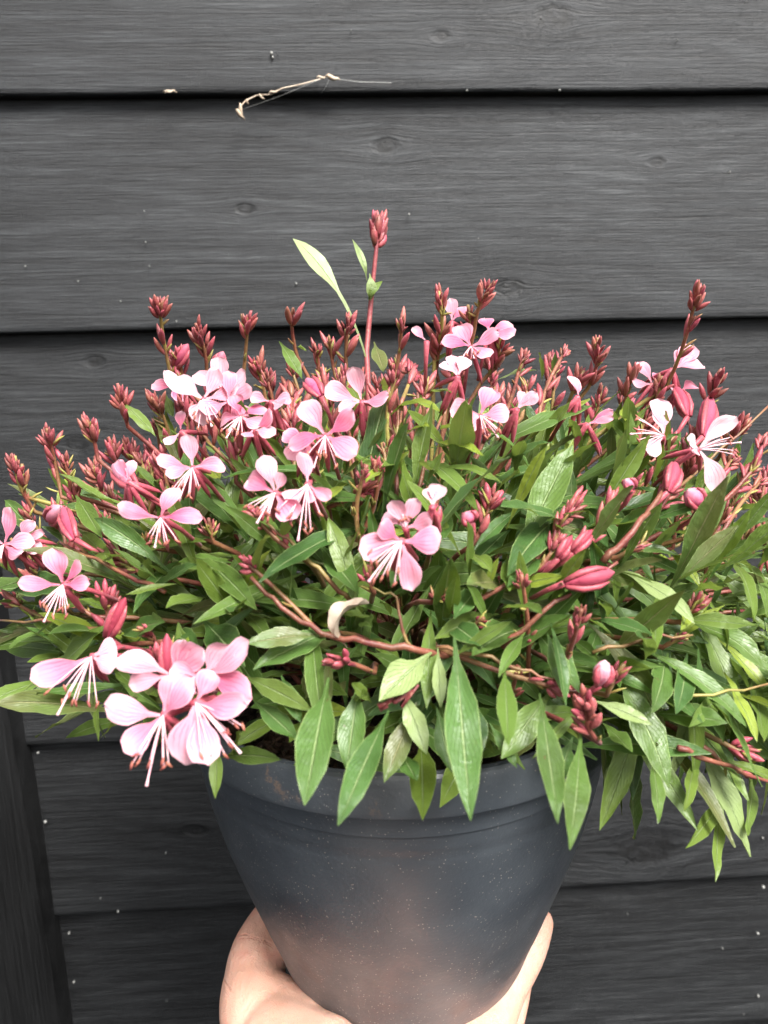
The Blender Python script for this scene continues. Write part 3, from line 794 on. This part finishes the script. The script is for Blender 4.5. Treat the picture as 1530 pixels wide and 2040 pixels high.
# woody arching stems that show through the leaves
def cane(pxs,r=.0022,green=.1):
    pts=[P(a,b_,s) for a,b_,s in pxs]
    fine=[]
    for i in range(len(pts)-1):
        for t in range(4): fine.append(pts[i].lerp(pts[i+1],t/4)+Vector((0,0,.0008*math.sin(t*2))))
    fine.append(pts[-1])
    r*=.5; mb=MB(); tube(mb,fine,[lerp(r,r*.5,i/(len(fine)-1))*(1+.12*noise.noise(fine[i]*400)) for i in range(len(fine))],7,(green,.0,.6))
    mb.build('stem',M_stem,plant)
cane([(930,1310,.92),(830,1295,1.0),(730,1280,1.02),(640,1262,1.02),(560,1210,1.03),(500,1150,1.05)],.0027)
cane([(870,1290,.98),(960,1305,1.02),(1040,1335,1.04),(1110,1355,1.05)],.0016,.3)
cane([(820,1300,.98),(800,1250,1.0),(790,1190,1.02),(742,1170,1.03)],.0013,.8)
cane([(700,1200,.95),(650,1150,1.0),(590,1090,1.03),(530,1040,1.05)],.0018,.5)
cane([(900,1220,.95),(1000,1170,1.0),(1040,1150,1.0)],.0022)
cane([(1000,1290,.95),(1080,1220,1.0),(1180,1150,1.03),(1230,1120,1.04)],.0020)
cane([(1200,1120,.98),(1260,1060,1.03),(1320,980,1.05),(1380,880,1.05)],.0028)
cane([(1350,1490,1.0),(1430,1520,1.02),(1540,1560,1.04)],.0022)
cane([(240,1260,.98),(120,1240,1.03),(-10,1235,1.06)],.0018,.4)
cane([(330,1180,.97),(220,1130,1.02),(120,1080,1.05)],.0018,.2)
cane([(1180,1300,.97),(1300,1270,1.0),(1380,1265,1.02)],.0014,.4)
cane([(1330,1380,.98),(1420,1385,1.02),(1540,1360,1.05)],.0014,.8)
cane([(1300,1010,.97),(1400,930,1.03),(1540,800,1.12)],.0016,.3)
for a in ((760,1000,740,880,770,800),(790,1010,790,900,800,820),(830,1000,850,900,880,830),(720,1010,700,900,690,800)):
    cane([(a[0],a[1],.9),(a[2],a[3],.97),(a[4],a[5],1.0)],.0018,.15)

# ------------------------------------------------------------------ flowers
def petal_geo(mb,C,d,n,L,W,cup,bend,tint,seed,ns=10,nc=6):
    wd=d.cross(n).normalized(); nn=wd.cross(d).normalized()
    vs=[];uv=[];fs=[]; sk=rnd.gauss(0,.10); asym=rnd.uniform(-.18,.18); W*=rnd.uniform(.78,1.06)
    for i in range(ns+1):
        s=i/ns
        if s<.2: pr=lerp(.09,.2,s/.2)
        elif s<.66: pr=.2+.8*math.sin((s-.2)/.46*math.pi/2)**1.05
        else: pr=math.sqrt(max(0,1-((s-.66)/.34)**2.6))
        pr=max(pr,.05)
        c0=C+d*(L*(s-.08*s*s))+nn*(bend*L*(s*s-.15*math.sin(s*math.pi)))+wd*(sk*L*s*s)
        for j in range(nc+1):
            c=j/nc*2-1
            ruf=.09*L*noise.noise(Vector((s*3.3+seed,c*1.6,seed)))*s
            bulge=0
            vs.append(c0+wd*((c+asym*(1-c*c))*W*.5*pr*(1+.10*noise.noise(Vector((s*5,c*2,seed+4)))))+nn*(cup*W*.5*pr*c*c+ruf)); uv.append((j/nc,s,seed%1))
    n_=nc+1
    for i in range(ns):
        for j in range(nc): fs.append((i*n_+j,i*n_+j+1,(i+1)*n_+j+1,(i+1)*n_+j))
    mb.add(vs,fs,uv,tint)
def flower(cx,cy,s,pet,sta=None,slen=55,white=.1,face=.5,calyx=True,back=None,sn=8,wr=.62,d=None):
    """pet: (angle, length px[, width px]) as seen from the viewer; sta: direction of the stamen brush."""
    C=at(cx,cy,d) if d else P(cx,cy,s+(.07 if cx<700 else .03))
    dp=depth(C); k=dp/F; sz=1.12 if cy>1300 else 1.0
    Nn=((CAM-C).normalized()*face+out_dir(C)*.45+Vector((rnd.gauss(0,.12),0,.12))).normalized()
    Rr=Vector((0,0,1)).cross(Nn).normalized(); Uu=Nn.cross(Rr)
    def dirv(an,tilt): return (Rr*math.cos(R(an))+Uu*math.sin(R(an))+Nn*tilt).normalized()
    mb=MB()
    bk=back if back is not None else ((sta+180) if sta is not None else 90)
    # floral tube running back to the stem
    e=C-Nn*.006+(EC-C).normalized()*.018
    tube(mb,[e,e.lerp(C,.5)+Vector((0,0,.001)),C],[.0008,.0008,.0012],6,(0,.6,0))
    if calyx:
        for j in range(4):
            an=(sta if sta is not None else 270)+rnd.uniform(-65,65)+ (0 if j<3 else 160)
            dd=dirv(an,-.9)
            ps=[C+dd*t*L_ for L_ in (14*k*4,) for t in (0,.3,.6,.85,1)]
            ps=[p_-Nn*.002*i for i,p_ in enumerate(ps)]
            tube(mb,ps,[.0006,.0011,.0011,.0008,.0002],5,(0,.75,0))
    fo=mb.build('flower',M_stem,plant)
    for q in pet:
        an,L=q[0],q[1]; W=q[2] if len(q)>2 else L*wr
        mb=MB(); tl=rnd.uniform(-.1,.5)
        dd=dirv(an+rnd.uniform(-3,3),tl)
        petal_geo(mb,C+dd*.0008,dd,Nn,L*k*sz*1.0/math.sqrt(1-tl*tl*.5),W*k*sz*.92,rnd.uniform(-.25,.55),rnd.uniform(-.42,.25),(max(0,white*.9+rnd.uniform(-.12,.34)),0,0),rnd.uniform(0,40))
        mb.build('petal',M_petal,fo)
    if sta is not None:
        mf=MB(); ma=MB()
        for j in range(sn):
            an=sta+lerp(-34,34,(j+.5)/sn)+rnd.uniform(-6,6)
            tl=rnd.uniform(.25,.7); L=slen*k*rnd.uniform(.75,1.1)
            dd=dirv(an,tl); sag=Vector((0,0,-1))*L*.14
            ps=[C+dd*(L*t)+sag*t*t for t in (0,.25,.5,.75,1)]
            tube(mf,ps,[.00022,.0002,.00018,.00017,.00016],4)
            ad=(dd*.4+Vector((rnd.gauss(0,.5),rnd.gauss(0,.3),-.6))).normalized()*.0022
            tube(ma,[ps[-1]-ad*.5,ps[-1],ps[-1]+ad*.6],[.0002,.00045,.0002],5)
        dd=dirv(sta+rnd.uniform(-12,12),.45); L=slen*k*1.25
        ps=[C+dd*(L*t)+Vector((0,0,-.12*L*t*t)) for t in (0,.3,.6,.9,1)]
        tube(mf,ps,[.00024]*4+[.0005],5)
        tag(mf.build('stamens',M_fil,fo),kind='stuff'); tag(ma.build('anthers',M_anther,fo),kind='stuff')
    return fo
FL=[
dict(cx=440,cy=775,s=1.06,pet=[(150,60,44),(95,66,44),(20,60,46),(-60,50,40)],sta=270,slen=60,white=.3),
dict(cx=480,cy=830,s=1.05,pet=[(40,56,40),(330,52,42),(190,50,40),(110,46,36)],sta=265,slen=50,white=.1),
dict(cx=350,cy=770,s=1.06,pet=[(100,52,36),(190,46,34),(320,50,36)],white=.15),
dict(cx=975,cy=660,s=1.08,pet=[(20,56,42),(-40,58,44),(95,46,36)],white=.0),
dict(cx=900,cy=640,s=1.10,pet=[(95,50,36),(60,44,34)],white=.0),
dict(cx=255,cy=960,s=1.04,pet=[(120,46,30),(80,40,28)],white=.1),
dict(cx=610,cy=880,s=1.03,pet=[(150,50,40),(230,50,44),(280,44,36)],white=.1),
# front centre pair
dict(cx=800,cy=1078,s=1.16,pet=[(187,88,62),(-4,80,68),(150,55,45),(282,100,52)],sta=232,slen=92,white=.15),
dict(cx=808,cy=1052,s=1.12,pet=[(140,62,44),(75,62,46),(20,60,50),(112,58,38)],sta=100,slen=25,white=.4,sn=5,calyx=False),
dict(cx=862,cy=1010,s=1.12,pet=[(70,46,38),(100,40,34)],white=.6),
# mid left
dict(cx=548,cy=982,s=1.12,pet=[(158,78,58),(108,84,58),(312,76,58),(60,40,34)],sta=245,slen=60,white=.15),
dict(cx=612,cy=965,s=1.10,pet=[(95,70,40),(330,66,36),(235,58,44),(290,40,30)],sta=265,slen=105,white=.3),
dict(cx=648,cy=868,s=1.08,pet=[(125,78,56),(25,74,54),(322,70,54),(190,72,50)],sta=262,slen=70,white=.05),
dict(cx=405,cy=795,s=1.08,pet=[(140,66,50),(52,66,46),(5,78,52),(265,52,60),(160,90,40)],sta=280,slen=70,white=.45),
dict(cx=455,cy=800,s=1.06,pet=[(85,70,40),(25,56,46),(315,66,50),(210,60,50)],sta=None,white=.2),
dict(cx=383,cy=932,s=1.05,pet=[(88,66,46),(168,72,40),(12,64,40),(200,52,30)],sta=258,slen=70,white=.1),
dict(cx=320,cy=1032,s=1.08,pet=[(66,62,44),(172,86,44),(-2,78,40)],sta=272,slen=56,white=.0),
dict(cx=125,cy=1165,s=1.08,pet=[(95,70,52),(182,84,34),(0,56,36),(40,60,30)],sta=268,slen=66,white=.1),
dict(cx=8,cy=1085,s=1.08,pet=[(65,74,44),(150,60,40),(10,56,44),(-35,52,44),(240,50,40)],sta=270,slen=50,white=.15),
dict(cx=40,cy=1075,s=1.05,pet=[(60,44,36),(-30,50,40),(10,56,30)],white=.25),
dict(cx=182,cy=1308,s=1.10,pet=[(215,104,56),(25,48,44),(-20,50,40)],sta=262,slen=95,white=.25),
# lower left cluster
dict(cx=340,cy=1345,s=1.10,pet=[(150,92,58),(195,74,46),(38,84,60),(62,70,48)],sta=-30,slen=60,white=.3),
dict(cx=405,cy=1350,s=1.11,pet=[(20,104,52),(60,72,50),(-10,92,60),(165,60,44)],sta=None,white=.15),
dict(cx=325,cy=1425,s=1.16,pet=[(178,106,60),(225,88,52),(80,74,56),(40,78,60)],sta=263,slen=104,white=.05),
dict(cx=390,cy=1400,s=1.16,pet=[(252,104,72),(278,122,60),(-15,96,52),(60,62,48)],sta=-50,slen=110,white=.3),
# back row
dict(cx=957,cy=828,s=1.06,pet=[(160,62,60),(205,56,64),(65,72,48),(-2,58,54)],sta=285,slen=54,white=.2),
dict(cx=938,cy=690,s=1.08,pet=[(10,60,46),(-50,58,46),(112,56,44),(180,56,44)],sta=270,slen=40,white=.0),
dict(cx=850,cy=680,s=1.12,pet=[(140,38,24)],white=.1,calyx=False),
dict(cx=912,cy=750,s=1.06,pet=[(85,52,46),(110,44,40),(60,44,36)],white=.5),
dict(cx=1322,cy=868,s=1.06,pet=[(82,78,50),(212,78,50),(100,56,36)],sta=172,slen=86,white=.65),
dict(cx=1392,cy=895,s=1.10,pet=[(42,96,46),(150,34,44),(285,92,62),(190,28,50)],sta=5,slen=66,white=.8),
dict(cx=1300,cy=765,s=1.08,pet=[(120,52,36),(175,44,30),(50,44,34)],white=.05),
dict(cx=1340,cy=735,s=1.10,pet=[(38,76,52),(14,64,46),(55,66,40)],white=.2),
dict(cx=1355,cy=780,s=1.06,pet=[(30,34,30),(200,30,26)],white=.1),
dict(cx=720,cy=800,s=1.04,pet=[(100,66,44),(165,84,46),(-10,60,40),(215,50,36)],sta=None,white=.1),
dict(cx=540,cy=800,s=1.05,pet=[(10,40,36),(320,44,36),(170,40,30)],white=.15),
dict(cx=360,cy=860,s=1.02,pet=[(95,40,34),(240,40,34)],white=.1),
dict(cx=1152,cy=790,s=1.04,pet=[(88,44,26),(70,40,22)],white=.05),
dict(cx=1030,cy=815,s=1.03,pet=[(35,50,34),(60,40,30)],white=.3),
dict(cx=505,cy=855,s=1.03,pet=[(20,50,40),(330,46,40),(250,36,30)],white=.15),
dict(cx=1170,cy=845,s=1.02,pet=[(30,56,26),(15,50,22)],white=.0),
]
for f in FL: flower(**f)
# plump coloured buds about to open
def plump(bx,by,tx,ty,wpx,s=1.06,white=.2,red=0.):
    B=P(bx,by,s); T=P(tx,ty,s+.02); k=depth(B)/F
    d=(T-B); L=d.length; d.normalize(); mb=MB()
    ps=[B+d*(L*t) for t in (0,.12,.3,.5,.7,.88,1)]
    a,b_=frame(d,Vector((0,-1,.2)))
    vs=[];uv=[];fs=[];sd=10
    for i,(p,q) in enumerate(zip(ps,(.22,.5,.85,1.,.9,.55,.08))):
        for j in range(sd):
            an=6.283*j/sd; rr=wpx*.5*k*q*(1+.10*math.cos(an*4))
            vs.append(p+(a*math.cos(an)+b_*math.sin(an))*rr); uv.append((.5+.45*math.cos(an*2),.2+.75*i/6,.3))
    for i in range(6):
        for j in range(sd): fs.append((i*sd+j,i*sd+(j+1)%sd,(i+1)*sd+(j+1)%sd,(i+1)*sd+j))
    mb.add(vs,fs,uv,(white,red,0)); o=mb.build('opening_bud',M_petal,plant)
    mb=MB(); tube(mb,[B+(EC-B).normalized()*.022-d*.004,B+(EC-B).normalized()*.006-d*.003,B],[.0008,.0009,.0012],6,(0,.5,0))
    for j in range(3):
        an=j*2.1+.4; rad=(a*math.cos(an)+b_*math.sin(an))
        tube(mb,[B+rad*.0012,B+d*(L*.3)+rad*(wpx*.46*k),B+d*(L*.62)+rad*(wpx*.52*k),B+d*(L*.85)+rad*(wpx*.40*k)],[.0008,.0013,.001,.0002],5,(0,.5,0))
    mb.build('sepal',M_stem,o)
for a in ((275,975,225,925,38,1.06,.25),(640,790,610,755,30,1.06,.0),(1395,1010,1370,975,40,1.06,.0),(1195,1365,1205,1315,36,1.10,.45),
  (1125,1162,1224,1140,42,1.06,.0,.85),(940,1040,925,1022,32,1.06,.05,.3),(1260,975,1245,955,24,1.04,0),(215,1270,250,1190,26,1.08,0,1.),
  (335,1360,332,1262,26,1.10,0.,.9),(1330,980,1345,920,34,1.06,0,.8),(1140,1100,1180,1055,20,1.05,0,1.),(1112,1112,1140,1066,18,1.04,0,1.),
  (430,740,445,700,24,1.1,0,.5),(350,730,375,685,24,1.12,0,.6),(1400,870,1415,790,36,1.1,0,.6),(1370,830,1345,770,30,1.1,0,.8),(100,1040,120,1010,34,1.06,.2),(150,1075,125,1010,30,1.06,0,.6)):
    plump(*a)

# ------------------------------------------------------------------ hand
def skin_mat():
    mt,nt,b=new_mat('skin'); n=N(nt); pos=n.pos()
    c=n.mix(n.mr(n.noise(pos,35,4),.3,.7),(.60,.32,.23),(.68,.41,.31))
    c=n.mix(n.math('MULTIPLY',n.mr(n.noise(pos,55,2),.52,.72),.45),c,(.62,.24,.18))
    cre=None
    for p0,p1,rad in ((at(510,1885,.410),at(525,1850,.417),.016),(at(507,1900,.407),at(515,1880,.412),.016),(at(500,1958,.394),at(492,1990,.392),.024),(at(515,1915,.402),at(512,1895,.405),.012),
                      (at(1040,1900,.402),at(1055,1870,.405),.014),(at(1036,1908,.401),at(1046,1890,.403),.014),(at(1000,1968,.391),at(1020,1935,.396),.016)):
        ax=(p1-p0).normalized(); rel=n.vmath('SUBTRACT',pos,tuple(p0))
        dn=nt.nodes.new('ShaderNodeVectorMath'); dn.operation='DOT_PRODUCT'; n.set(dn.inputs[0],rel); dn.inputs[1].default_value=tuple(ax)
        ln=nt.nodes.new('ShaderNodeVectorMath'); ln.operation='LENGTH'; n.set(ln.inputs[0],rel)
        dd=n.math('ABSOLUTE',n.math('ADD',dn.outputs['Value'],n.math('MULTIPLY',n.math('SUBTRACT',n.noise(pos,160,3),.5),.0035)))
        k=n.math('MULTIPLY',n.mr(dd,.0009,.0),n.mr(ln.outputs['Value'],rad,rad*.6))
        k=n.math('MULTIPLY',k,n.mr(n.noise(pos,200,2),.35,.6))
        cre=k if cre is None else n.math('MAXIMUM',cre,k)
    c=n.mix(n.math('MULTIPLY',cre,.55),c,(.50,.20,.14))
    n.set(b.inputs['Base Color'],c); b.inputs['Roughness'].default_value=.46
    b.inputs['Subsurface Weight'].default_value=.35; b.inputs['Subsurface Radius'].default_value=(1,.35,.2); b.inputs['Subsurface Scale'].default_value=.004
    vo=nt.nodes.new('ShaderNodeTexVoronoi'); vo.feature='DISTANCE_TO_EDGE'; vo.inputs['Scale'].default_value=900; n.set(vo.inputs['Vector'],pos)
    wr=n.mr(n.noise(n.comb(n.math('MULTIPLY',n.sep(pos)[0],260.),n.math('MULTIPLY',n.sep(pos)[1],160.),n.math('MULTIPLY',n.sep(pos)[2],55.)),1.,3,.5,.8),.50,.60)
    h=n.math('ADD',n.math('MULTIPLY',n.mr(vo.outputs['Distance'],.0,.12),.5),n.math('ADD',n.noise(pos,120,4),n.math('SUBTRACT',n.math('MULTIPLY',wr,.8),n.math('MULTIPLY',cre,2.5))))
    n.set(b.inputs['Normal'],n.bump(h,.35,.0009))
    return mt
M_skin=skin_mat()
def hp(x,y,z): return RIM+Vector((x,y,z))
mb=MB()
def capsule(pts,rs,sides=16,sq=1.0):
    # resampled tapered sausage with rounded ends
    P_=[];R_=[]
    for i in range(len(pts)-1):
        for t in range(6):
            f=t/6
            a=pts[max(i-1,0)];b=pts[i];c=pts[i+1];d=pts[min(i+2,len(pts)-1)]
            p=((b*2)+(c-a)*f+(a*2-b*5+c*4-d)*f*f+(b*3-a-c*3+d)*f**3)*.5
            P_.append(p);R_.append(lerp(rs[i],rs[i+1],f))
    P_.append(pts[-1]);R_.append(rs[-1])
    d0=(P_[0]-P_[1]).normalized();d1=(P_[-1]-P_[-2]).normalized()
    pre=[(P_[0]+d0*R_[0]*math.sin(a),R_[0]*math.cos(a)) for a in (1.5,1.2,.8,.4)]
    post=[(P_[-1]+d1*R_[-1]*math.sin(a),R_[-1]*math.cos(a)) for a in (.4,.8,1.2,1.5)]
    al=pre+list(zip(P_,R_))+post
    tube(mb,[a for a,_ in al],[r for _,r in al],sides)
# thumb and ball of the thumb (viewer's left), wrapping the pot's left side
capsule([at(560,2120,.372),at(512,2020,.382),at(502,1945,.397),at(510,1885,.410),at(540,1822,.424)],[.024,.0190,.0145,.0122,.0095])
capsule([at(545,1990,.394),at(530,1930,.402),at(560,1880,.410)],[.010,.010,.008])
capsule([at(556,2075,.366),at(645,2130,.348)],[.0195,.022])
capsule([at(520,1985,.390),at(556,1990,.386),at(610,2045,.370)],[.012,.0115,.015])
# palm under the pot
capsule([hp(-.045,-.060,-.208),hp(.000,-.050,-.212),hp(.040,-.055,-.208)],[.018,.018,.018])
capsule([hp(-.035,-.020,-.208),hp(.005,-.010,-.210),hp(.040,-.015,-.208)],[.016,.016,.015])
capsule([at(570,2160,.352),hp(-.01,-.085,-.205),at(900,2150,.355)],[.024,.022,.020])
# little finger on the viewer's right, the others behind it under the pot
capsule([at(890,2150,.355),at(962,2045,.374),at(1006,1968,.389),at(1049,1898,.399),at(1076,1838,.405)],[.020,.0145,.0112,.0098,.0074])
capsule([hp(.040,-.035,-.205),hp(.060,-.002,-.194),hp(.070,.020,-.172),hp(.074,.030,-.152)],[.0145,.0105,.0095,.008])
capsule([hp(.030,-.010,-.206),hp(.050,.034,-.198),hp(.062,.050,-.176),hp(.066,.056,-.154)],[.0145,.0108,.0097,.008])
capsule([hp(.010,.010,-.206),hp(.034,.052,-.198),hp(.048,.070,-.178),hp(.053,.077,-.158)],[.0145,.0105,.0095,.008])
# wrist and forearm towards the viewer
capsule([hp(-.005,-.080,-.222),hp(-.015,-.150,-.275),hp(-.03,-.24,-.36)],[.033,.029,.034])
hand=mb.build('hand',M_skin)
tag(hand,'bare hand cupping the bottom of the pot, thumb at left and little finger at right','hand')
rm=hand.modifiers.new('remesh','REMESH'); rm.mode='VOXEL'; rm.voxel_size=.0016; rm.use_smooth_shade=True
sm=hand.modifiers.new('smooth','SMOOTH'); sm.factor=.5; sm.iterations=9
print('leaves',len(leaves),'single buds',n_bud[0],'spikes',len(spikes))
